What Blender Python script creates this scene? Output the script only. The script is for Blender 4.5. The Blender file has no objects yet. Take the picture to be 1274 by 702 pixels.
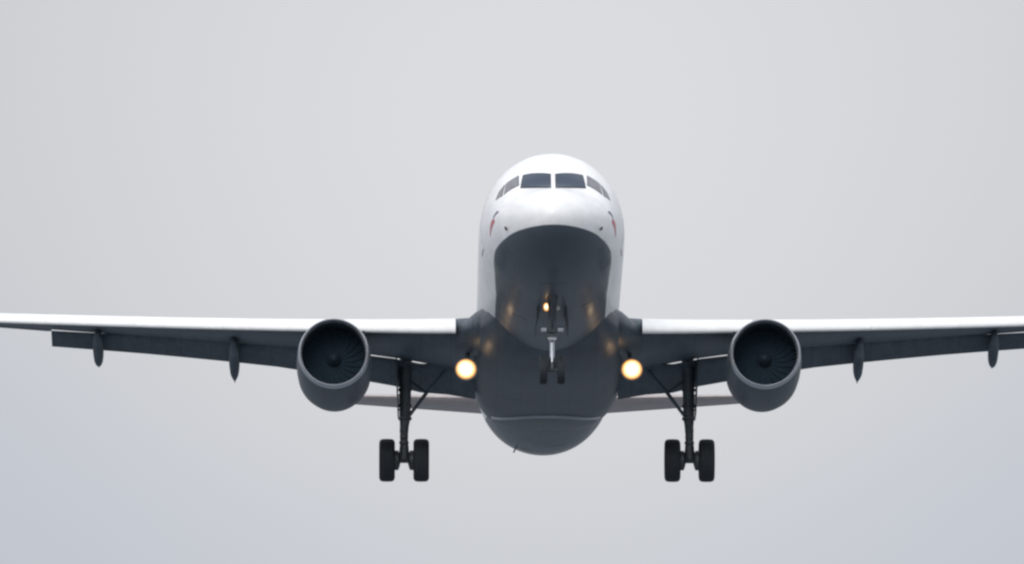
import bpy, bmesh, math, random
from mathutils import Vector, Matrix
random.seed(7)
R = math.radians
sc = bpy.context.scene
COL = sc.collection

# ------------------------------------------------------------------ camera, sky, sun, exposure
ELEV = R(8.5)                       # the camera looks up at the approaching aircraft
cam_d = bpy.data.cameras.new('camera'); cam = bpy.data.objects.new('camera', cam_d); COL.objects.link(cam)
cam.location = (0, 0, 1.7); cam.rotation_euler = (R(90)+ELEV, 0, 0)
cam_d.sensor_width = 36; cam_d.lens = 395.9; cam_d.clip_start = 1; cam_d.clip_end = 60000
sc.camera = cam

SUN_EL, SUN_AZ = 28, 193            # behind the camera, a little to the left
world = bpy.data.worlds.new('World'); sc.world = world; world.use_nodes = True
nt = world.node_tree; nt.nodes.clear(); N = nt.nodes; L = nt.links
def node(kind, **kw):
    n = N.new(kind)
    for k, v in kw.items(): setattr(n, k, v)
    return n
def wmath(op, a, b=None, clamp=False):
    n = node('ShaderNodeMath', operation=op, use_clamp=clamp)
    for i, v in enumerate((a, b)):
        if v is None: continue
        if isinstance(v, (int, float)): n.inputs[i].default_value = v
        else: L.new(v, n.inputs[i])
    return n.outputs[0]
sky = node('ShaderNodeTexSky', sky_type='NISHITA', sun_disc=False)
sky.sun_elevation = R(SUN_EL); sky.sun_rotation = R(SUN_AZ); sky.dust_density = 5.0
tc = node('ShaderNodeTexCoord')
sep = node('ShaderNodeSeparateXYZ'); L.new(tc.outputs['Generated'], sep.inputs[0])
# overcast: three times brighter overhead than at the horizon, with soft thick and thin places
zc_ = wmath('MAXIMUM', sep.outputs['Z'], 0.0)
lum = wmath('MULTIPLY_ADD', zc_, 0.80); lum.node.inputs[2].default_value = 0.425
nz = node('ShaderNodeTexNoise'); L.new(tc.outputs['Generated'], nz.inputs['Vector'])
nz.inputs['Scale'].default_value = 9.0; nz.inputs['Detail'].default_value = 3.0; nz.inputs['Roughness'].default_value = 0.4
nmod = wmath('MULTIPLY_ADD', nz.outputs['Fac'], 0.10); nmod.node.inputs[2].default_value = 0.95
# brighter patch put into the sky ahead, imitating a vignette's darker edges
view_glow = node('ShaderNodeVectorMath', operation='DISTANCE'); L.new(tc.outputs['Generated'], view_glow.inputs[0])
taz, tel = R(0.14), R(8.85)
view_glow.inputs[1].default_value = (math.sin(taz)*math.cos(tel), math.cos(taz)*math.cos(tel), math.sin(tel))
g = wmath('DIVIDE', view_glow.outputs['Value'], 0.050); g = wmath('MULTIPLY', g, g); g = wmath('MULTIPLY', g, -1.0); g = wmath('EXPONENT', g)
gmod = wmath('MULTIPLY_ADD', g, 0.285); gmod.node.inputs[2].default_value = 1.0
lum = wmath('MULTIPLY', wmath('MULTIPLY', lum, nmod), gmod)
# and a wide unseen glow behind the camera, added to brighten the aircraft's front
sv_ = node('ShaderNodeVectorMath', operation='DISTANCE'); L.new(tc.outputs['Generated'], sv_.inputs[0])
sv_.inputs[1].default_value = (math.sin(R(SUN_AZ))*math.cos(R(SUN_EL)), math.cos(R(SUN_AZ))*math.cos(R(SUN_EL)), math.sin(R(SUN_EL)))
g2 = wmath('DIVIDE', sv_.outputs['Value'], 1.0); g2 = wmath('EXPONENT', wmath('MULTIPLY', wmath('MULTIPLY', g2, g2), -1.0))
lum = wmath('ADD', lum, wmath('MULTIPLY', g2, 0.80))
tint = node('ShaderNodeMix', data_type='RGBA'); 
zlow = node('ShaderNodeMapRange'); L.new(sep.outputs['Z'], zlow.inputs['Value'])
zlow.inputs['From Min'].default_value = .128; zlow.inputs['From Max'].default_value = .154
L.new(wmath('ADD', zlow.outputs[0], wmath('MULTIPLY', wmath('SUBTRACT', g, .42), 2.0), clamp=True), tint.inputs['Factor'])
tint.inputs['A'].default_value = (0.95, 0.985, 1.07, 1); tint.inputs['B'].default_value = (1.0, 1.012, 1.045, 1)
scale = node('ShaderNodeVectorMath', operation='SCALE'); L.new(tint.outputs['Result'], scale.inputs[0]); L.new(lum, scale.inputs['Scale'])
bgc = node('ShaderNodeBackground'); L.new(scale.outputs[0], bgc.inputs['Color']); bgc.inputs['Strength'].default_value = 1.0
bgs = node('ShaderNodeBackground'); L.new(sky.outputs[0], bgs.inputs['Color']); bgs.inputs['Strength'].default_value = 0.1
mixs = node('ShaderNodeMixShader'); mixs.inputs[0].default_value = 0.94
L.new(bgs.outputs[0], mixs.inputs[1]); L.new(bgc.outputs[0], mixs.inputs[2])
wo = node('ShaderNodeOutputWorld'); L.new(mixs.outputs[0], wo.inputs['Surface'])

sun_d = bpy.data.lights.new('sun', 'SUN'); sun_d.energy = 0.9; sun_d.angle = R(25); sun_d.color = (1, 0.97, 0.93)
sun = bpy.data.objects.new('sun', sun_d); COL.objects.link(sun)
sa = R(SUN_AZ); dirv = Vector((math.sin(sa)*math.cos(R(SUN_EL)), math.cos(sa)*math.cos(R(SUN_EL)), math.sin(R(SUN_EL))))
sun.rotation_euler = dirv.to_track_quat('Z', 'Y').to_euler()
sun.location = (0, 0, 200)
vs = sc.view_settings; vs.view_transform = 'Standard'; vs.look = 'None'; vs.exposure = 0; vs.gamma = 1; vs.use_curve_mapping = False
sc.cycles.filter_width = 2.5      # the long lens is a little soft

# ------------------------------------------------------------------ materials
def mat(name, color=(0.5,)*3, rough=0.5, metal=0.0, spec=0.5, coat=0.0, var=0.06, vscale=(1.2, 0.35, 1.2), emit=None, estr=0.0, bump=0.0, seams=None):
    m = bpy.data.materials.new(name); m.use_nodes = True
    t = m.node_tree; b = t.nodes['Principled BSDF']
    b.inputs['Roughness'].default_value = rough; b.inputs['Metallic'].default_value = metal
    b.inputs['Specular IOR Level'].default_value = spec; b.inputs['Coat Weight'].default_value = coat; b.inputs['Coat Roughness'].default_value = 0.12
    co = t.nodes.new('ShaderNodeTexCoord'); mp = t.nodes.new('ShaderNodeMapping'); mp.inputs['Scale'].default_value = vscale
    t.links.new(co.outputs['Object'], mp.inputs['Vector'])
    no = t.nodes.new('ShaderNodeTexNoise'); no.inputs['Scale'].default_value = 3; no.inputs['Detail'].default_value = 6; no.inputs['Roughness'].default_value = .62
    t.links.new(mp.outputs[0], no.inputs['Vector'])
    mr = t.nodes.new('ShaderNodeMapRange'); mr.inputs['From Min'].default_value = .3; mr.inputs['From Max'].default_value = .7
    mr.inputs['To Min'].default_value = 1-var*2; mr.inputs['To Max'].default_value = 1+var
    t.links.new(no.outputs['Fac'], mr.inputs['Value'])
    sv = t.nodes.new('ShaderNodeVectorMath'); sv.operation = 'SCALE'; sv.inputs[0].default_value = color[:3]
    t.links.new(mr.outputs[0], sv.inputs['Scale']); t.links.new(sv.outputs[0], b.inputs['Base Color'])
    rr = t.nodes.new('ShaderNodeMapRange'); rr.inputs['To Min'].default_value = max(0, rough-.1); rr.inputs['To Max'].default_value = min(1, rough+.12)
    t.links.new(no.outputs['Fac'], rr.inputs['Value']); t.links.new(rr.outputs[0], b.inputs['Roughness'])
    if seams:     # hairline joints between skin panels
        sp = t.nodes.new('ShaderNodeSeparateXYZ'); t.links.new(co.outputs['Object'], sp.inputs[0]); last = sv.outputs[0]
        for ax, d in zip('XY', seams):
            sh = t.nodes.new('ShaderNodeMath'); sh.inputs[1].default_value = 40.33; t.links.new(sp.outputs[ax], sh.inputs[0])
            pp = t.nodes.new('ShaderNodeMath'); pp.operation = 'PINGPONG'; pp.inputs[1].default_value = d/2; t.links.new(sh.outputs[0], pp.inputs[0])
            lm = t.nodes.new('ShaderNodeMapRange'); lm.inputs['From Min'].default_value = .005; lm.inputs['From Max'].default_value = .016
            lm.inputs['To Min'].default_value = .62; t.links.new(pp.outputs[0], lm.inputs['Value'])
            s3 = t.nodes.new('ShaderNodeVectorMath'); s3.operation = 'SCALE'; t.links.new(last, s3.inputs[0]); t.links.new(lm.outputs[0], s3.inputs['Scale']); last = s3.outputs[0]
        t.links.new(last, b.inputs['Base Color'])
    if bump:
        bp = t.nodes.new('ShaderNodeBump'); bp.inputs['Strength'].default_value = bump; bp.inputs['Distance'].default_value = .02
        t.links.new(no.outputs['Fac'], bp.inputs['Height']); t.links.new(bp.outputs[0], b.inputs['Normal'])
    if emit:
        b.inputs['Emission Color'].default_value = (*emit, 1); b.inputs['Emission Strength'].default_value = estr
    return m

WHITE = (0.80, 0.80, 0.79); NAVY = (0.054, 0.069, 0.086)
def hull_material():
    """white over navy livery: the mesh attribute 'paint' is the height above the painted dividing line"""
    m = mat('airliner_paint', WHITE, rough=.43, coat=.14, var=.05)
    t = m.node_tree; b = t.nodes['Principled BSDF']
    old = b.inputs['Base Color'].links[0].from_socket
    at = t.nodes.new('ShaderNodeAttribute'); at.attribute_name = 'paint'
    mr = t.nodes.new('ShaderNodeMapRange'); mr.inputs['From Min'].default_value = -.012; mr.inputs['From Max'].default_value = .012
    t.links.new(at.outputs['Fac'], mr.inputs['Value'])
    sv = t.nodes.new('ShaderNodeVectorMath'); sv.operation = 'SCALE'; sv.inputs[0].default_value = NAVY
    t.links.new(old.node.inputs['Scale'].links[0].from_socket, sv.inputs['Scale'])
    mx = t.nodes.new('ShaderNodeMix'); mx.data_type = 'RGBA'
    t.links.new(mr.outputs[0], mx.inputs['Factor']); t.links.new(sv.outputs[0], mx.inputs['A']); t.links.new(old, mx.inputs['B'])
    # hairline skin joints every few metres along the hull
    co = t.nodes.new('ShaderNodeTexCoord'); sp = t.nodes.new('ShaderNodeSeparateXYZ'); t.links.new(co.outputs['Object'], sp.inputs[0])
    fr = t.nodes.new('ShaderNodeMath'); fr.operation = 'PINGPONG'; sh = t.nodes.new('ShaderNodeMath'); sh.inputs[1].default_value = .62; t.links.new(sp.outputs['Y'], sh.inputs[0]); t.links.new(sh.outputs[0], fr.inputs[0]); fr.inputs[1].default_value = 1.3
    ln = t.nodes.new('ShaderNodeMapRange'); ln.inputs['From Min'].default_value = .008; ln.inputs['From Max'].default_value = .022
    ln.inputs['To Min'].default_value = .72; t.links.new(fr.outputs[0], ln.inputs['Value'])
    s2 = t.nodes.new('ShaderNodeVectorMath'); s2.operation = 'SCALE'
    t.links.new(mx.outputs['Result'], s2.inputs[0]); t.links.new(ln.outputs[0], s2.inputs['Scale']); t.links.new(s2.outputs[0], b.inputs['Base Color'])
    return m
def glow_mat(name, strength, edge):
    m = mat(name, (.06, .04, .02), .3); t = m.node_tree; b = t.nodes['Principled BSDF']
    at = t.nodes.new('ShaderNodeAttribute'); at.attribute_name = 'paint'      # 1 at lens centre, 0 at rim; the falloff paints bloom into the emission
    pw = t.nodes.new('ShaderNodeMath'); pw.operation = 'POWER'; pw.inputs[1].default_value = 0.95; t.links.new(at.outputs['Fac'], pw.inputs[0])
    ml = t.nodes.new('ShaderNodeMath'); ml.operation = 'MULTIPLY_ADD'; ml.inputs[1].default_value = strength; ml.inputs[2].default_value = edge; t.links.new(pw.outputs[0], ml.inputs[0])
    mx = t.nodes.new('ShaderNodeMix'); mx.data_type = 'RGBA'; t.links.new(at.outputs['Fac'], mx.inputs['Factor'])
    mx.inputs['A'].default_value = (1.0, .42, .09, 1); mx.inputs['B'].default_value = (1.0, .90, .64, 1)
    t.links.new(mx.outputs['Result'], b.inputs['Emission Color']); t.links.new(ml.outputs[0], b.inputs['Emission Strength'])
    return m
M = dict(
    hull=hull_material(),
    navy=mat('navy_paint', NAVY, .48, coat=.05, var=.22, seams=(.66, 1.05)),
    belly=mat('belly_navy_paint', NAVY, .43, coat=.14, var=.16),
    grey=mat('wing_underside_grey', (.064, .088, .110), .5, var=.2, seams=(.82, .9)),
    slat=mat('pale_slat_paint', (.80, .80, .78), .36, var=.04),
    white=mat('white_paint', WHITE, .35, coat=.3, var=.03),
    tail=mat('tailplane_grey', (.40, .35, .34), .45, var=.08),
    lip=mat('bare_aluminium', (.48, .50, .53), .36, metal=.7, var=.06),
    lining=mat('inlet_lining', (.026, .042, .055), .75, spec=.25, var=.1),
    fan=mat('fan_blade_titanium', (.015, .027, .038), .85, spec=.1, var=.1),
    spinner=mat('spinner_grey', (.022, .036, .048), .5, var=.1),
    metal=mat('gear_grey_paint', (.065, .08, .09), .5, var=.2),
    chrome=mat('polished_oleo', (.32, .34, .37), .34, metal=1.0, var=.03),
    pale=mat('pale_gear_enamel', (.42, .43, .45), .4, var=.1),
    tyre=mat('tyre_rubber', (.014, .020, .025), .75, var=.2),
    rim=mat('wheel_hub_grey', (.20, .21, .22), .45, metal=.3, var=.15),
    glass=mat('cockpit_glass', (.006, .022, .05), .08, spec=.36, var=.05),
    side_glass=mat('lightened_side_glass', (.13, .135, .145), .1, spec=.6, var=.2),  # same glass as the windscreen; paler base colour stands in for light on it
    pane=mat('cabin_glass', (.03, .034, .04), .1, var=.05),
    seal=mat('dark_seal', (.03, .032, .035), .6),
    red=mat('emblem_red', (.46, .09, .12), .35),
    blue=mat('emblem_blue', (.10, .075, .15), .35),
    probe=mat('probe_metal', (.14, .14, .14), .4, metal=.5),
    hot=mat('exhaust_metal', (.20, .18, .16), .4, metal=.9, var=.2),
    lamp_off=mat('unlit_lamp_glass', (.42, .42, .38), .15, var=.05),
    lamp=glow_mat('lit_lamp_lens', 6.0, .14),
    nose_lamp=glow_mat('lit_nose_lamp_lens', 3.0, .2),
    strip=mat('pale_seal_strip', (.42, .45, .48), .5),
)

# ------------------------------------------------------------------ object helpers
BASE = Vector((0, 17.71, -4.25))      # root origin: under the main wheels, in aircraft coordinates (x right in view, y aft, z up)
root = bpy.data.objects.new('airliner', None); COL.objects.link(root)
root['label'] = 'white airliner with navy belly and two engines, flying head-on with wheels down and lights on'
root['category'] = 'airplane'
PITCH, YAW = R(3.4), R(.46)
root.rotation_euler = (-PITCH, 0, YAW)
O = Vector((1.0872, 286.1153, 46.8704))            # where the aircraft's own zero (nose station, centreline) flies
root.location = O + root.rotation_euler.to_matrix() @ BASE

def part(name, bm, mats, parent=None, smooth=38, label=None, attr=None):
    bmesh.ops.remove_doubles(bm, verts=bm.verts, dist=1e-5)
    bmesh.ops.recalc_face_normals(bm, faces=bm.faces)
    for f in bm.faces: f.smooth = True
    for e_ in bm.edges:
        if len(e_.link_faces) == 2 and e_.calc_face_angle(0) > R(smooth): e_.smooth = False
    me = bpy.data.meshes.new(name); bm.to_mesh(me); bm.free()
    if not isinstance(mats, (list, tuple)): mats = [mats]
    for m in mats: me.materials.append(m)
    if attr:
        a = me.attributes.new('paint', 'FLOAT', 'POINT')
        for v in me.vertices: a.data[v.index].value = attr(v.co)
    o = bpy.data.objects.new(name, me); COL.objects.link(o)
    o.parent = parent or root
    if o.parent == root: o.location = -BASE
    if label: o['label'] = label
    return o
def loft(bm, rings, cap0=True, cap1=True, mi=0, closed=True):
    vr = [[bm.verts.new(p) for p in r] for r in rings]
    n = len(rings[0])
    for a, b in zip(vr, vr[1:]):
        for i in range(n if closed else n-1):
            j = (i+1) % n
            f = bm.faces.new((a[i], a[j], b[j], b[i])); f.material_index = mi
    if closed:
        for c, r in ((cap0, vr[0]), (cap1, vr[-1])):
            if c: f = bm.faces.new(r); f.material_index = mi
    return bm
def lathe(bm, prof, c, axis='y', seg=48, mi=0, sz=None, closed=False, cap=True):
    """prof: (radius, along); axis x, y or z through c; sz(along, angle) stretches the radius"""
    rings = []
    for r, a in prof:
        ring = []
        for k in range(seg):
            t = 2*math.pi*k/seg; q = r*(sz(a, t) if sz else 1)
            u, v = q*math.cos(t), q*math.sin(t)
            d = {'y': (u, a, v), 'x': (a, u, v), 'z': (u, v, a)}[axis]
            ring.append((c[0]+d[0], c[1]+d[1], c[2]+d[2]))
        rings.append(ring)
    if closed: rings.append(rings[0])
    return loft(bm, rings, cap and not closed, cap and not closed, mi)
def tube(bm, pts, rad, seg=12, mi=0):
    pts = [Vector(p) for p in pts]
    if isinstance(rad, (int, float)): rad = [rad]*len(pts)
    rings = []
    for i, p in enumerate(pts):
        d = (pts[min(i+1, len(pts)-1)]-pts[max(i-1, 0)]).normalized()
        ref = Vector((0, 0, 1)) if abs(d.z) < .9 else Vector((0, 1, 0))
        u = d.cross(ref).normalized(); w = d.cross(u)
        rings.append([p + rad[i]*(math.cos(2*math.pi*k/seg)*u + math.sin(2*math.pi*k/seg)*w) for k in range(seg)])
    return loft(bm, rings, mi=mi)
def box(bm, c, s, rot=None, bev=.01, mi=0):
    r = bmesh.ops.create_cube(bm, size=1)
    vv = r['verts']
    mt = Matrix.Translation(c) @ (rot.to_4x4() if rot else Matrix()) @ Matrix.Diagonal((*s, 1))
    bmesh.ops.transform(bm, matrix=mt, verts=vv)
    ff = {f for v in vv for f in v.link_faces}
    for f in ff: f.material_index = mi
    if bev: bmesh.ops.bevel(bm, geom=list({e_ for v in vv for e_ in v.link_edges}), offset=bev, segments=2, affect='EDGES')
    return bm
def B(): return bmesh.new()

# ------------------------------------------------------------------ ground
def m_field():
    m = mat('tarmac_blue_grey', (.150, .170, .192), .8, var=.18, vscale=(.02, .02, .02)); return m  # unseen ground; blue-grey picked to tint the bounce on the undersides
bm = B(); S_ = 30000; n_ = 24
for i in range(n_):
    for j in range(n_):
        x0, x1 = -S_+2*S_*i/n_, -S_+2*S_*(i+1)/n_; y0, y1 = -S_+2*S_*j/n_, -S_+2*S_*(j+1)/n_
        bm.faces.new([bm.verts.new((a, b, 0)) for a, b in ((x0, y0), (x1, y0), (x1, y1), (x0, y1))])
bmesh.ops.remove_doubles(bm, verts=bm.verts, dist=.01)
me = bpy.data.meshes.new('ground'); bm.to_mesh(me); bm.free(); me.materials.append(m_field())
gr = bpy.data.objects.new('ground', me); COL.objects.link(gr); gr['kind'] = 'structure'

# ------------------------------------------------------------------ fuselage shape
#<<SHAPE
def pchip(xs, ys):
    n = len(xs); h = [xs[i+1]-xs[i] for i in range(n-1)]; d = [(ys[i+1]-ys[i])/h[i] for i in range(n-1)]
    m = [0.0]*n; m[0] = d[0]; m[-1] = d[-1]
    for i in range(1, n-1):
        if d[i-1]*d[i] > 0:
            w1 = 2*h[i]+h[i-1]; w2 = h[i]+2*h[i-1]; m[i] = (w1+w2)/(w1/d[i-1]+w2/d[i])
    def f(x):
        x = min(max(x, xs[0]), xs[-1]); i = 0
        while i < n-2 and x > xs[i+1]: i += 1
        t = (x-xs[i])/h[i]
        return ((2*t**3-3*t*t+1)*ys[i]+(t**3-2*t*t+t)*h[i]*m[i]+(-2*t**3+3*t*t)*ys[i+1]+(t**3-t*t)*h[i]*m[i+1])
    return f
_st = [ # y, top, bottom, half width, height of widest line
 (0, -.62, -.62, 0, -.62), (.06, -.39, -.84, .25, -.62), (.2, -.22, -1.02, .47, -.61), (.5, -.01, -1.24, .76, -.58), (1.0, .20, -1.46, 1.07, -.52),
 (1.5, .34, -1.61, 1.29, -.45), (2.1, .52, -1.74, 1.49, -.36), (2.75, 1.01, -1.84, 1.64, -.26), (3.3, 1.40, -1.90, 1.74, -.18), (4.0, 1.79, -1.95, 1.84, -.10),
 (5.0, 2.02, -1.99, 1.91, -.03), (6.0, 2.07, -2.03, 1.945, 0), (7.5, 2.08, -2.06, 1.955, 0), (12, 2.08, -2.07, 1.955, 0), (23.5, 2.08, -2.07, 1.955, 0),
 (25.0, 2.08, -1.99, 1.945, .02), (27.0, 2.07, -1.71, 1.86, .12), (29.0, 2.04, -1.31, 1.72, .26), (31.0, 1.99, -.90, 1.49, .44), (33.0, 1.90, -.38, 1.18, .64),
 (35.0, 1.76, .18, .80, .88), (36.6, 1.58, .66, .46, 1.08), (37.57, 1.38, .98, .2, 1.18)]
_ty = [math.sqrt(r[0]) for r in _st]
_f = [pchip(_ty, [r[k] for r in _st]) for k in range(1, 5)]
def station(y): t = math.sqrt(max(y, 0)); a, b, w, z = [f(t) for f in _f]; return [a, b, w*.982, z]
def hull(y, phi, off=0.0):
    """point on the skin; phi = 0 at the crown, positive towards +x"""
    top, bot, hw, zc = station(y)
    c, s = math.cos(phi), math.sin(phi)
    hz = (top-zc) if c > 0 else (zc-bot)
    return (hw*s, y, zc+hz*c)
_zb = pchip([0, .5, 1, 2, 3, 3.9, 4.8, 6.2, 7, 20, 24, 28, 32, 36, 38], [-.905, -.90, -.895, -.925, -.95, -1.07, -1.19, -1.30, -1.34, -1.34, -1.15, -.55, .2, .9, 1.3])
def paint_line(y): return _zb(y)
#SHAPE>>
def hull_n(y, phi):
    p = Vector(hull(y, phi)); a = Vector(hull(y+.02, phi))-Vector(hull(max(y-.02, 0), phi)); b = Vector(hull(y, phi+.01))-Vector(hull(y, phi-.01))
    n = a.cross(b).normalized()
    if n.dot(p-Vector((0, y+1.0, 0))) < 0: n = -n
    return p, n
def patch(bm, fn, nu=8, nv=8, h=.006, deep=.03, mi=0):
    """a panel lying on the skin: fn(u, v) -> (y, phi); its edge turns down into the skin"""
    g = []; low = []
    for i in range(nu+1):
        r = []; l = []
        for j in range(nv+1):
            p, n = hull_n(*fn(i/nu, j/nv)); r.append(bm.verts.new(p+n*h)); l.append(p-n*deep)
        g.append(r); low.append(l)
    for i in range(nu):
        for j in range(nv):
            f = bm.faces.new((g[i][j], g[i+1][j], g[i+1][j+1], g[i][j+1])); f.material_index = mi
    ed = [(i, 0) for i in range(nu)]+[(nu, j) for j in range(nv)]+[(i, nv) for i in range(nu, 0, -1)]+[(0, j) for j in range(nv, 0, -1)]
    lo = [bm.verts.new(low[i][j]) for i, j in ed]
    for k in range(len(ed)):
        a, b = ed[k], ed[(k+1) % len(ed)]
        f = bm.faces.new((g[a[0]][a[1]], g[b[0]][b[1]], lo[(k+1) % len(ed)], lo[k])); f.material_index = mi
    return bm
def quad(c):
    """bilinear map through four (y, phi) corners, order: u0v0, u1v0, u1v1, u0v1"""
    def fn(u, v):
        return tuple((1-u)*(1-v)*c[0][k]+u*(1-v)*c[1][k]+u*v*c[2][k]+(1-u)*v*c[3][k] for k in (0, 1))
    return fn
def grow(c, d):
    cy = sum(p[0] for p in c)/4; cp = sum(p[1] for p in c)/4
    out = []
    for y, p in c:
        out.append((y+d*(1 if y > cy else -1), p+d/1.6*(1 if p > cp else -1)))
    return out

ys = [0.0008*k*k for k in range(1, 50)] + [2.0+.08*k for k in range(0, 61)] + [6.9+.3*k for k in range(0, 100)] + [36.95, 37.3, 37.57]
ys = sorted(set(round(y, 3) for y in ys))
rings = [[hull(y, 2*math.pi*k/144) for k in range(144)] for y in ys]
bm = loft(B(), rings, True, True)
fus = part('fuselage', bm, M['hull'], attr=lambda c: c.z-paint_line(c.y), smooth=60, label='white upper fuselage over a dark navy belly')

# cockpit glazing: (y, phi) corners on the skin
WIN = [
    [(1.96, .050), (2.42, .577), (3.00, .476), (2.742, .045)],     # windscreen
    [(2.57, .603), (2.63, .935), (3.14, .795), (3.10, .563)],      # sliding window
    [(2.65, .985), (2.92, 1.13), (3.10, 1.00), (3.145, .830)],      # rear side window
]
#WINDOWS
for s in (-1, 1):
    for k, c in enumerate(WIN):
        c2 = [(y, p*s) for y, p in c]
        fr = part('window_frame', patch(B(), quad(grow(c2, .02 if k == 0 else .014)), h=.004), M['seal'], fus)
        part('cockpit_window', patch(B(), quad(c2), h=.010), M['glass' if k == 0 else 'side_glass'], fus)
# wipers parked along the windscreen's foot
for s in (-1, 1):
    bm = B(); pts = [Vector(hull_n(1.94+.40*t, s*(.08+.44*t))[0])+.03*hull_n(1.94+.40*t, s*(.08+.44*t))[1] for t in (0, .33, .66, 1)]
    tube(bm, pts, .011, 6); part('windscreen_wiper', bm, M['seal'], fus)

# cabin windows, doors
def rect_panel(y0, y1, z0, z1, s):
    def ph(y, z):
        top, bot, hw, zc = station(y)
        return s*math.acos(max(-1, min(1, (z-zc)/((top-zc) if z > zc else (zc-bot)))))
    return lambda u, v: (y0+(y1-y0)*u, ph(y0+(y1-y0)*u, z0+(z1-z0)*v))
for s in (-1, 1):
    k = 0; y = 6.9
    while y < 29.5:
        if not (14.2 < y < 14.3):
            part('cabin_window', patch(B(), rect_panel(y, y+.24, .32, .67, s), 2, 3, h=.005), M['pane'], fus)
        y += .533
    for y0, w, z0, z1 in ((4.75, .82, -.55, 1.32), (30.6, .8, -.35, 1.35)):
        part('door_seam', patch(B(), rect_panel(y0-.03, y0+w+.03, z0-.03, z1+.03, s), 6, 10, h=.003), M['seal'], fus)
        d = part('cabin_door', patch(B(), rect_panel(y0, y0+w, z0, z1, s), 6, 10, h=.009), M['white'], fus)
# ribbon emblem on each side of the nose: a blue stroke forward, a red one sweeping aft
for s in (-1, 1):
    def stroke(y0, y1, za, zb, w):
        def fn(u, v):
            y = y0+(y1-y0)*u; z = za+(zb-za)*u+.10*math.sin(math.pi*u)+(v-.5)*w*(0.15+math.sin(math.pi*min(1, u*.9+.08)))
            top, bot, hw, zc = station(y)
            return (y, s*math.acos(max(-1, min(1, (z-zc)/((top-zc) if z > zc else (zc-bot))))))
        return fn
    part('ribbon_emblem_upper', patch(B(), stroke(2.10, 2.62, -.15, -.37, .10), 14, 3, h=.005), M['blue'], fus, label='dark blue stroke of the ribbon emblem')
    part('ribbon_emblem_lower', patch(B(), stroke(2.32, 3.05, -.34, -.58, .16), 16, 3, h=.006), M['red'], fus, label='red stroke of the ribbon emblem')
    # air data probes
    for y, z in ((1.43, -.735),):
        top, bot, hw, zc = station(y); ph = s*math.acos((z-zc)/((top-zc) if z > zc else (zc-bot)))
        p, n = hull_n(y, ph)
        bm = B(); tube(bm, [p-n*.02, p+n*.03, p+n*.045+Vector((0, -.03, .03)), p+n*.05+Vector((0, -.10, .05))], [.036, .034, .030, .018], 8)
        part('air_data_probe', bm, M['probe'], fus)
# closed front doors of the nose gear bay
for s in (-1, 1):
    f_ = lambda u, v, s=s: (2.95+1.75*u, math.pi-s*(.012+.21*v))
    part('nose_bay_door', patch(B(), f_, 6, 4, h=.004), M['belly'], fus)
# small access panels and the pressure inlet under the belly
for y0, l, a0, w in ((2.2, .5, .55, .16), (5.9, .7, -.62, .2), (7.2, .9, .34, .22), (7.6, .6, -.20, .16), (8.9, .5, .68, .15), (24.0, .9, -.3, .2), (25.2, .6, .2, .16)):
    part('access_panel', patch(B(), lambda u, v: (y0+l*u, math.pi+a0+w*v), 4, 4, h=.006), M['belly'], fus)
# blade antennas and drain mast
for y, phi, h_, ln, nm in ((8.5, math.pi, .28, .35, 'blade_antenna'), (25.6, math.pi+.42, .15, .2, 'drain_mast'), (7.4, math.pi, .2, .3, 'blade_antenna'), (9.5, 0, .3, .4, 'blade_antenna')):
    p, n = hull_n(y, phi)
    bm = B(); rr = []
    for t in (-.05, 1):
        c = p+n*(h_*t)+Vector((0, .3*h_*max(t, 0), 0)); l2 = ln*(1-.45*max(t, 0)); side = Vector((0, 1, 0)).cross(n).normalized()
        rr.append([c+Vector((0, a*l2, 0))+side*b for a, b in ((-.5, 0), (-.2, .022), (.3, .018), (.5, 0), (.3, -.018), (-.2, -.022))])
    loft(bm, rr); part(nm, bm, M['navy'] if phi else M['white'], fus)

# belly fairing under the wing box
_fb = pchip([9.4, 11.2, 12.6, 14, 18.2, 20.2, 22.4], [-1.70, -2.2, -2.36, -2.40, -2.40, -2.28, -1.98])
_fw = pchip([9.4, 11.2, 12.6, 14, 18.2, 20.2, 22.4], [1.35, 1.88, 2.00, 2.04, 2.04, 1.94, 1.66])
def fairing_ring(y, g=0.0):
    b, w = _fb(y)-g, _fw(y)+g; r = []
    for k in range(72):
        t = 2*math.pi*k/72; c, s = math.cos(t), math.sin(t)
        e_ = .80
        r.append((w*math.copysign(abs(s)**e_, s), y, -1.15+(-(1.15+b) if c < 0 else .35)*abs(c)**e_*(1 if c > 0 else -1) if c > 0 else -1.15-(-1.15-b)*abs(c)**e_))
    return r
bm = loft(B(), [fairing_ring(9.4+13.0*k/65) for k in range(66)])
fair = part('belly_fairing', bm, M['navy'], smooth=60)
# main gear bay doors on the flat of the fairing, pale seal strip across their rear edge
for s in (-1, 1):
    bm = B(); rows = []
    for y in [15.85+.25*k for k in range(9)]:
        ring = fairing_ring(y, .002)
        rows.append([p for p in sorted((q for q in ring if q[2] < -1.9 and q[0]*s > .02), key=lambda q: q[0]*s)])
    nmin = min(len(r) for r in rows)
    rows = [r[:nmin] for r in rows]
    low = [[(p[0], p[1], p[2]+.03) for p in r] for r in rows]
    loft(bm, [a+b[::-1] for a, b in zip(rows, low)])
    part('gear_bay_door', bm, M['navy'], fair)
bm = B()
rr = []
def fair_z(x, y, g):
    w, b = _fw(y)+g, _fb(y)-g
    return -1.15-(-1.15-b)*max(0, 1-(abs(x)/w)**2.5)**.4
for dy, g_ in ((0, -.01), (.005, .055), (.09, .055), (.2, .0)):
    rr.append([(x, 17.80+dy+2.15*abs(x/1.55)**2.5, fair_z(x, 17.80+dy+2.15*abs(x/1.55)**2.5, g_)) for x in [-1.5+3.0*k/40 for k in range(41)]])
loft(bm, rr, closed=False); part('seal_strip', bm, M['strip'], fair)

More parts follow.
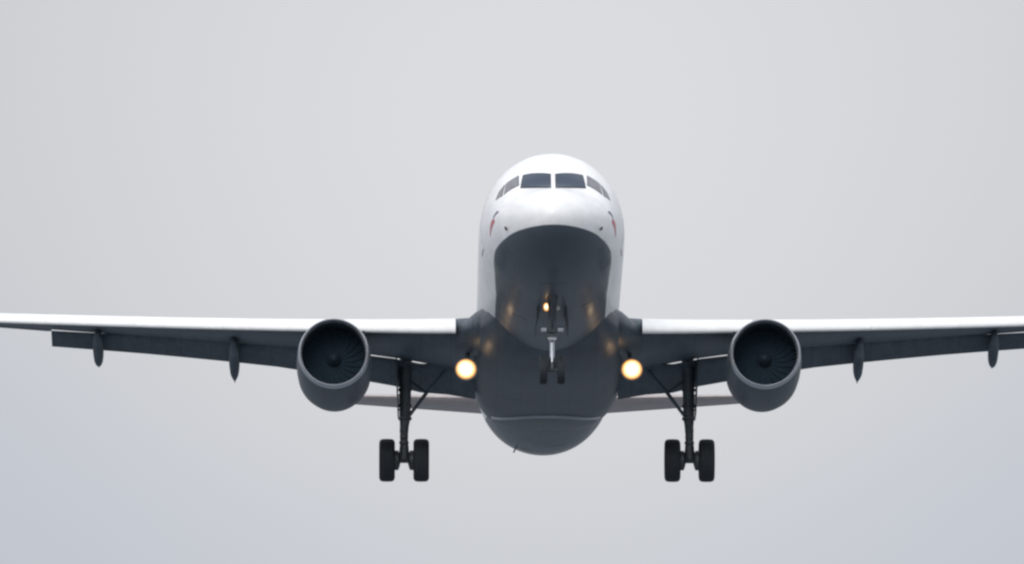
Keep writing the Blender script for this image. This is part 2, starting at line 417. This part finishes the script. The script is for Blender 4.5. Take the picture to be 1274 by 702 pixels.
# ------------------------------------------------------------------ wings
_yL = pchip([1.5, 1.9, 2.43, 17.05], [11.55, 11.85, 12.2, 19.8])
_ch = pchip([1.5, 2.43, 6.4, 13.55, 17.05], [6.8, 6.12, 4.12, 2.35, 1.6])
_zL = pchip([1.5, 2.43, 6.4, 14.9, 17.05], [-1.18, -1.09, -.585, .53, .84])
_al = pchip([1.5, 2.43, 4.8, 6.4, 13.5, 17.05], [1.2, .8, -.9, -.9, -2.6, -3.2])
_tk = pchip([1.5, 6.4, 17.05], [.145, .118, .105])
def foil(f):    # half thickness for a unit-thickness section
    return 5*(.2969*math.sqrt(max(f, 0))-.126*f-.3516*f*f+.2843*f**3-.1036*f**4)
def camber(f): return .018*math.sin(math.pi*min(1, f**1.15))
def wpt(x, f, h, s=1):
    """wing point: chord fraction f, height h above the chord line in metres"""
    a = R(_al(x)); c = _ch(x)
    return (s*x, _yL(x)+f*c*math.cos(a)+h*math.sin(a), _zL(x)-f*c*math.sin(a)+h*math.cos(a))
def wsec(x, f0, f1, s):
    c = _ch(x); t = _tk(x); up = []; lo = []
    n = 16
    for k in range(n+1):
        f = f0+(f1-f0)*(.5-.5*math.cos(math.pi*k/n))
        k0 = 1.0 if f0 < .01 else min(1, ((f-f0)/.05)**.5) if f > f0 else .15
        hh = foil(f)*t*c*k0
        up.append(wpt(x, f, camber(f)*c+hh*1.0, s)); lo.append(wpt(x, f, camber(f)*c-hh*1.0, s))
    return up[::-1]+lo[1:]
FL_IN, FL_SPLIT, FL_OUT = 1.94, 6.45, 13.57
TEF = .775                                   # where the fixed wing ends ahead of the flaps
def rot2(p, o, a):
    y, z = p[0]-o[0], p[1]-o[1]; c, s = math.cos(a), math.sin(a)
    return (o[0]+y*c+z*s, o[1]-y*s+z*c)
_fc = pchip([1.9, 4.8, 6.8, 13.6], [1.50, 1.22, 1.04, .74])
FLAP_DEF = 23.5
_gap = pchip([1.9, 2.75, 3.15, 4.5, 6.3, 6.6, 10.4, 13.57], [-.05, -.06, -.17, -.13, -.12, -.045, -.035, -.075])
def flap_sec(x, s, cf=None, shrink=1.0):
    cf = cf or _fc(x); le = wpt(x, TEF-.01, _gap(x), 1); le = (le[1], le[2])
    out = []
    n = 10; up = []; lo = []
    for k in range(n+1):
        f = .5-.5*math.cos(math.pi*k/n); hh = foil(f)*.15*cf
        up.append((f*cf, hh+.03*cf*math.sin(math.pi*f))); lo.append((f*cf, -hh*.7+.03*cf*math.sin(math.pi*f)))
    for p in up[::-1]+lo[1:]:
        q = rot2(p, (0, 0), R(FLAP_DEF)); out.append((s*x, le[0]+q[0], le[1]+q[1]))
    return out
def slat_sec(x, s):
    c = _ch(x); cs = .41+.068*c
    te = wpt(x, .062, .052*c, 1); prof = [(1, .0), (.75, .015), (.5, .0), (.3, -.045), (.15, -.10), (.06, -.16), (.01, -.23), (.0, -.29), (.03, -.345), (.10, -.385), (.2, -.40), (.3, -.40),
                                         (.27, -.33), (.30, -.24), (.42, -.14), (.6, -.06), (.8, -.015)]
    out = []
    for f, h in prof:
        q = rot2(((f-1)*cs, h*cs*.92), (0, 0), R(-21)); out.append((s*x, te[1]+q[0], te[2]+q[1]))
    return out
def canoe(x, s, y0, y1, yk, droop, w, hgt):
    """flap track fairing: fixed front half, rear half hinged down with the flap"""
    rings = []
    n = 22
    for k in range(n+1):
        t = k/n; y = y0+(y1-y0)*t
        fr = (y-_yL(x))/_ch(x); base = wpt(x, min(fr, TEF), 0, 1)[2]+camber(min(fr, TEF))*_ch(x)-foil(min(fr, TEF))*_tk(x)*_ch(x)
        zc = base-.06-(max(0, y-yk))*math.tan(R(droop)); q = (max(1e-3, math.sin(math.pi*min(1, t*.93+.035))))**.6
        if t > .72: q *= max(.05, 1-((t-.72)/.28)**1.8)
        ring = []
        for j in range(14):
            a = 2*math.pi*j/14; ring.append((s*x+w*.5*q*math.cos(a), y, zc-hgt*.35*q+hgt*.5*q*math.sin(a)))
        rings.append(ring)
    return loft(B(), rings)
def wing(s):
    st = [1.55, 2.0, 2.43, 3.2, 4.0, 4.8, 5.6, 6.4]+[7.0+.82*k for k in range(0, 8)]+[13.56]
    rings = [wsec(x, .0, TEF, s) for x in st]
    rings += [wsec(x, .0, 1.0, s) for x in (13.60, 14.4, 15.2, 16.0, 16.6, 17.0)]
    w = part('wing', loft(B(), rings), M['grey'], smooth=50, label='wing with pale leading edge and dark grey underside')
    # slats: one inboard of the engine, four outboard
    for a, b in ((2.50, 5.50), (6.02, 8.758), (8.762, 11.208), (11.212, 13.658), (13.662, 16.3)):
        part('slat', loft(B(), [slat_sec(a+(b-a)*k/6, s) for k in range(7)]), M['slat'], w, smooth=45)
    # flaps
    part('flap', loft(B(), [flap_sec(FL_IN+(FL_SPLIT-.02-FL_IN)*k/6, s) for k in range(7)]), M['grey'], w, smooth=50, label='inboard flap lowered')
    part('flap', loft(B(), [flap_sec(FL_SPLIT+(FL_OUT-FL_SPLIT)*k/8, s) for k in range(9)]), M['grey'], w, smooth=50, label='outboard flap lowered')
    # aileron: a thin panel let into the rear of the outer wing
    bm = B(); rr = []
    for x in (13.68, 14.6, 15.5, 16.35):
        c = _ch(x); rr.append([wpt(x, f, camber(f)*c+sg*(foil(f)*_tk(x)*c+.006), s) for f, sg in ((.76, 1), (.88, 1), (.995, 1), (.995, -1), (.88, -1), (.76, -1))])
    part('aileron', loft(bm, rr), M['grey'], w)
    for x, yk in ((8.52, 18.35), (12.27, 19.55)):
        c = _ch(x)
        part('flap_track_fairing', canoe(x, s, _yL(x)+.36*c, _yL(x)+TEF*c+_fc(x)*1.42, _yL(x)+TEF*c-.35, 25, .30, .46), M['grey'], w)
    # wingtip fence
    bm = B(); rr = []
    for z, y0, l in ((-.75, 21.35, .35), (0, 19.9, 1.75), (.85, 21.5, .45)):
        rr.append([(s*(17.03+d), y0+t*l, .72+z) for t, d in ((0, 0), (.25, .035), (.7, .03), (1, 0), (.7, -.03), (.25, -.035))])
    part('wingtip_fence', loft(bm, rr), M['navy'], w)
    # fairing where the wing's leading edge runs into the hull
    bm = B(); rr = []
    for x, yf, zt, zb_ in ((1.55, 10.55, -.55, -1.75), (1.95, 11.15, -.66, -1.70), (2.25, 11.75, -.82, -1.62), (2.47, 12.12, -.90, -1.50)):
        ring = []
        for k in range(25):
            t = math.pi*k/24; ring.append((s*x, yf+1.9*(1-math.sin(t)**.85), (zt+zb_)/2+(zt-zb_)/2*math.cos(t)))
        rr.append(ring)
    part('wing_root_fairing', loft(bm, rr), M['navy'], w, smooth=50)
    return w
wings = {s: wing(s) for s in (-1, 1)}

# ------------------------------------------------------------------ engines
def engine(s):
    c = (s*5.75, 10.85, -2.06)
    def sq(a, t):                       # belly of the nacelle bulges for the gearbox
        return 1+(.03*max(0, -math.sin(t))**1.5*min(1, max(0, (a-.2)/1.6)))
    outer = [(.949, .24), (.956, .30), (.968, .46), (.99, .9), (1.0, 1.4), (1.0, 2.2), (.975, 3.0), (.88, 3.6), (.755, 4.2), (.63, 4.8), (.57, 5.15), (.53, 5.15), (.58, 4.7)]
    e = part('engine', lathe(B(), outer, c, 'y', 72, sz=sq, cap=False), M['navy'], smooth=50, label='dark navy engine nacelle with bright metal inlet lip')
    lip = [(.952, .25), (.940, .16), (.927, .08), (.915, .025), (.898, 0), (.880, .014), (.866, .05), (.852, .13), (.846, .24), (.846, .26), (.94, .25)]
    part('inlet_lip', lathe(B(), lip, c, 'y', 72, cap=False), M['lip'], e, smooth=60)
    part('inlet_lining', lathe(B(), [(.846, .25), (.845, .5), (.85, .9), (.855, 1.05), (.89, 1.05), (.89, .25)], c, 'y', 72, closed=True), M['lining'], e, smooth=60)
    bm = B(); lathe(bm, [(.86, 1.16), (.86, 1.2)], c, 'y', 48)
    for k in range(22):
        a0 = 2*math.pi*k/22; rr = []
        for t in (0, .5, 1):
            r = .20+.645*t; tw = R(60+18*t); ring = []
            for u, w in ((-.5, 0), (-.1, .012), (.5, 0), (-.1, -.012)):
                ch = .16+.15*t; da = (u*ch*math.sin(tw)+w*math.cos(tw))/r
                yy = 1.08+u*ch*math.cos(tw)*.8-w*math.sin(tw)
                ring.append((c[0]+r*math.cos(a0+da+.25*t), c[1]+yy, c[2]+r*math.sin(a0+da+.25*t)))
            rr.append(ring)
        loft(bm, rr)
    part('fan', bm, M['fan'], e)
    part('spinner', lathe(B(), [(.004, .70), (.05, .74), (.11, .84), (.17, .97), (.21, 1.10), (.21, 1.2)], c, 'y', 32), M['spinner'], e, smooth=60)
    part('exhaust_cone', lathe(B(), [(.42, 4.5), (.38, 5.0), (.22, 5.5), (.03, 5.75)], c, 'y', 32), M['hot'], e)
    # pylon
    bm = B(); rr = []
    for y, zt, zb_, w in ((11.95, -1.05, -1.25, .05), (12.7, -.82, -1.3, .17), (13.9, -.62, -1.35, .2), (15.0, -.72, -1.4, .19), (16.2, -.85, -1.55, .13), (17.2, -.85, -1.15, .04)):
        rr.append([(s*5.75+a*w, y, b) for a, b in ((-1, zb_), (-1, zt-.08), (-.6, zt), (.6, zt), (1, zt-.08), (1, zb_))])
    part('pylon', loft(bm, rr), M['grey'], e)
    # strake on the inboard side of the nacelle
    bm = B(); a = R(48); px, pz = c[0]-s*math.cos(a)*.99, c[2]+math.sin(a)*.99; ox, oz = -s*math.cos(a), math.sin(a)
    rr = [[(px+ox*h+oz*t, y, pz+oz*h-ox*t) for h, t in ((-.03, -.012), (hh, -.008), (hh, .008), (-.03, .012))] for y, hh in ((11.9, .02), (12.4, .22), (12.9, .24))]
    part('nacelle_strake', loft(bm, rr), M['navy'], e)
    return e
for s in (-1, 1): engine(s)

# ------------------------------------------------------------------ tail
def tail_surface(s):
    def sec(x, f0=0.0, f1=1.0, g=0.0):
        t = (x-.3)/(6.22-.3); c = 4.0+(1.45-4.0)*t; y0 = 30.55+.60*(x-.3); z0 = .62+.135*(x-.3); a = R(-3.7); up = []; lo = []
        for k in range(11):
            f = f0+(f1-f0)*(.5-.5*math.cos(math.pi*k/10)); hh = foil(f)*.10*c+g
            up.append((s*x, y0+f*c, z0-f*c*math.sin(a)+hh)); lo.append((s*x, y0+f*c, z0-f*c*math.sin(a)-hh))
        return up[::-1]+lo[1:]
    xs = [.3, .9, 2, 3, 4, 5, 5.9, 6.22]
    tp = part('tailplane', loft(B(), [sec(x) for x in xs]), M['tail'], smooth=50)
    part('elevator', loft(B(), [sec(x, .70, 1.0, .006) for x in (1.3, 3, 4.6, 5.95)]), M['tail'], tp, smooth=50)
for s in (-1, 1): tail_surface(s)
def fin_sec(z, f0=0.0, f1=1.0, g=0.0):
    t = (z-1.6)/(7.75-1.6); y0 = 29.4+5.1*t; c = 6.1+(2.0-6.1)*t; a = []; b = []
    for k in range(11):
        f = f0+(f1-f0)*(.5-.5*math.cos(math.pi*k/10)); hh = foil(f)*.10*c+g
        a.append((hh, y0+f*c, z)); b.append((-hh, y0+f*c, z))
    return a[::-1]+b[1:]
fn_ = part('tail_fin', loft(B(), [fin_sec(z) for z in (1.5, 3, 4.5, 6, 7.2, 7.6)]), M['navy'], smooth=50)
part('rudder', loft(B(), [fin_sec(z, .68, 1.0, .006) for z in (2.3, 4, 5.5, 7.3)]), M['navy'], fn_, smooth=50)

# ------------------------------------------------------------------ landing gear
def wheel(parent, c, r, w):
    bm = B(); h = w/2
    tyre = [(r*.55, -h*.72), (r*.66, -h*.92), (r*.82, -h), (r*.93, -h*.90), (r*.985, -h*.66), (r, -h*.30), (r*.992, -h*.27), (r*.992, -h*.22), (r, -h*.19),
            (r, h*.19), (r*.992, h*.22), (r*.992, h*.27), (r, h*.30), (r*.985, h*.66), (r*.93, h*.90), (r*.82, h), (r*.66, h*.92), (r*.55, h*.72)]
    lathe(bm, tyre+[(r*.55, -h*.72)], c, 'x', 48)
    lathe(bm, [(.03, -h*.55), (r*.25, -h*.60), (r*.30, -h*.40), (r*.46, -h*.40), (r*.56, -h*.72), (r*.56, h*.72), (r*.46, h*.40), (r*.30, h*.40), (r*.25, h*.60), (.03, h*.55)], c, 'x', 32, mi=1)
    part('wheel', bm, [M['tyre'], M['rim']], parent, smooth=40)
def main_gear(s):
    x, y, za = s*3.88, 17.7, -3.665
    top = (s*3.83, 17.35, -.85)
    bm = B(); tube(bm, [top, (s*3.85, 17.45, -1.6), (s*3.862, 17.55, -2.55), (s*3.866, 17.57, -2.72)], [.17, .165, .15, .12], 20)
    tube(bm, [(s*3.862, 17.55, -2.60), (x, 17.66, -3.30)], .085, 16)
    tube(bm, [(x, 17.655, -3.25), (x, y, za+.02)], [.12, .15], 16)
    # collars and the pipes clipped along the leg
    for z in (-1.75, -2.2, -2.55): tube(bm, [(s*3.86, 17.5, z-.03), (s*3.86, 17.5, z+.03)], .185, 16)
    for z, r_ in ((-2.86, .12), (-3.04, .115), (-3.2, .13)): tube(bm, [(x-.005, 17.60, z-.035), (x-.005, 17.60, z+.035)], r_, 14)
    for d in (-.12, .11): tube(bm, [(s*3.85+d, 17.36, -1.2), (s*3.86+d, 17.42, -2.5), (x+d*.8, 17.55, -3.0), (x+d*.7, 17.62, -3.5)], .02, 6)
    g = part('main_landing_gear', bm, M['metal'], smooth=50, label='main landing gear leg with two side-by-side wheels')
    bm = B(); tube(bm, [(x-.52, y, za), (x+.52, y, za)], .075, 14)
    for d in (-1, 1): lathe(bm, [(.08, d*.10), (.20, d*.13), (.27, d*.16), (.27, d*.36)], (x, y, za), 'x', 24)     # brake packs
    part('axle', bm, M['metal'], g)
    for d in (-1, 1): wheel(g, (x+d*.465, y, za), .585, .43)
    bm = B(); tube(bm, [(s*2.75, 17.1, -1.30), (s*3.28, 17.30, -1.88), (s*3.80, 17.50, -2.55)], [.045, .052, .045], 10)
    tube(bm, [(s*3.28, 17.30, -1.88), (s*3.80, 17.42, -1.45)], .035, 8)
    part('side_brace', bm, M['grey'], g)
    bm = B()   # torque links behind the leg
    for za_, zb_, yb in ((-2.62, -3.0, 18.02), (-3.42, -3.0, 18.02)):
        rr = [[(x+a*w, yy, zz+b*.03) for a, b in ((-1, -1), (1, -1), (1, 1), (-1, 1))] for yy, zz, w in ((17.62, za_, .12), (yb, zb_, .06))]
        loft(bm, rr)
    part('torque_link', bm, M['metal'], g)
    # leg door, standing edge-on outboard of the leg
    bm = B(); rr = []
    for z, y0, y1 in ((-1.0, 16.85, 18.05), (-1.8, 16.9, 18.05), (-2.45, 17.1, 17.95)):
        xx = s*(3.88+.22+.04*(z+1)); rr.append([(xx-.018, y0, z), (xx+.018, y0, z), (xx+.018, y1, z), (xx-.018, y1, z)])
    loft(bm, rr); part('leg_door', bm, M['grey'], g)
    for z in (-1.9, -2.3):
        bm = B(); tube(bm, [(s*3.866, 17.5, z), (s*4.07, 17.5, z)], .025, 8); part('door_link', bm, M['metal'], g)
for s in (-1, 1): main_gear(s)

def lamp_unit(name, c, rad, parent, lens_m, housing_m, label=None, depth=.16, tall=1.0):
    cx, cy, cz = c
    sz = (lambda a, t: 1+(tall-1)*abs(math.sin(t))) if tall != 1 else None
    bm = B(); lathe(bm, [(rad*.30, depth), (rad*.85, depth*.55), (rad*1.12, .0), (rad*1.10, -.015), (rad, -.005), (rad*.94, .03), (rad*.5, depth*.6)], c, 'y', 28, sz=sz)
    h = part(name, bm, housing_m, parent, smooth=50, label=label)
    pr = h if parent is None else parent
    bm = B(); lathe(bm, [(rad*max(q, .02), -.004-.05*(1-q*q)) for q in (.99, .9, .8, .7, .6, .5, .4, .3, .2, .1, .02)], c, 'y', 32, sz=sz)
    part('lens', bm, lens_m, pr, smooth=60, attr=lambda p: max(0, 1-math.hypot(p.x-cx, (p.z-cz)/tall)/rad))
    return h
def nose_gear():
    y, za = 5.07, -3.71
    bm = B(); tube(bm, [(0, y+.35, -1.75), (0, y+.16, -2.5), (0, y+.10, -2.86)], [.11, .105, .10], 18)
    tube(bm, [(0, y+.11, -2.80), (0, y+.105, -2.88)], .135, 18)
    g = part('nose_landing_gear', bm, M['metal'], smooth=50, label='nose landing gear with two small wheels')
    bm = B(); tube(bm, [(0, y+.10, -2.84), (0, y+.02, -3.54)], .068, 18); part('oleo_piston', bm, M['chrome'], g, smooth=60)
    bm = B(); tube(bm, [(0, y+.02, -3.52), (0, y, za)], [.095, .09], 14); tube(bm, [(-.30, y, za), (.30, y, za)], .05, 12); part('axle', bm, M['metal'], g)
    for d in (-1, 1): wheel(g, (d*.235, y, za), .38, .21)
    bm = B()
    for za_, zb_ in ((-2.86, -3.2), (-3.52, -3.2)):
        rr = [[(a*w, yy, zz+b*.022) for a, b in ((-1, -1), (1, -1), (1, 1), (-1, 1))] for yy, zz, w in ((y+.06, za_, .085), (y+.36, zb_, .045))]
        loft(bm, rr)
    part('torque_link', bm, M['metal'], g)
    # steering actuators and their pale collars
    bm = B(); tube(bm, [(-.24, y-.02, -2.68), (.24, y-.02, -2.68)], .045, 12)
    part('steering_jack', bm, M['metal'], g)
    for d in (-1, 1):
        bm = B(); tube(bm, [(d*.15, y-.06, -2.66), (d*.29, y-.06, -2.66)], [.062, .058], 12); part('jack_end_cap', bm, M['pale'], g)
    bm = B(); tube(bm, [(-.11, y-.05, -2.90), (.11, y-.05, -2.90)], .045, 12); part('steering_collar', bm, M['pale'], g)
    bm = B(); tube(bm, [(0, y+.14, -2.6), (0, y-.6, -2.25), (0, y-1.1, -1.9)], [.04, .045, .04], 10)
    tube(bm, [(-.14, y-1.05, -1.85), (0, y+.1, -2.62)], .025, 8); tube(bm, [(.14, y-1.05, -1.85), (0, y+.1, -2.62)], .025, 8)
    part('drag_brace', bm, M['metal'], g)
    for d in (-1, 1):     # rear bay doors standing open
        bm = B(); box(bm, (d*.40, y+1.0, -2.22), (.03, 1.5, .55), Matrix.Rotation(d*R(-6), 3, 'Y'), .012); part('gear_door', bm, M['navy'], g)
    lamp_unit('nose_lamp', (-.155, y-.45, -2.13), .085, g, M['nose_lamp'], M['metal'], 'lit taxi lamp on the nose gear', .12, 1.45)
    lamp_unit('nose_lamp', (.135, y-.45, -2.16), .07, g, M['lamp_off'], M['metal'], 'unlit lamp on the nose gear', .12)
    bm = B(); tube(bm, [(-.16, y-.33, -2.15), (.14, y-.33, -2.17)], .03, 8); tube(bm, [(0, y-.33, -2.16), (0, y+.22, -2.3)], .03, 8); part('lamp_bracket', bm, M['metal'], g)
nose_gear()

# ------------------------------------------------------------------ landing lights under the wing roots
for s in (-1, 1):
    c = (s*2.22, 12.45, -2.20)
    h = lamp_unit('landing_light', c, .285, None, M['lamp'], M['metal'], 'lit landing light under the wing root', .2)  # lens oversized so its orange rim imitates the lamp's bloom
    bm = B(); tube(bm, [(c[0], c[1]+.12, c[2]), (c[0]-s*.03, c[1]+.5, c[2]+.3), (c[0]-s*.06, c[1]+.9, c[2]+.75)], .06, 10); part('lamp_arm', bm, M['metal'], h)
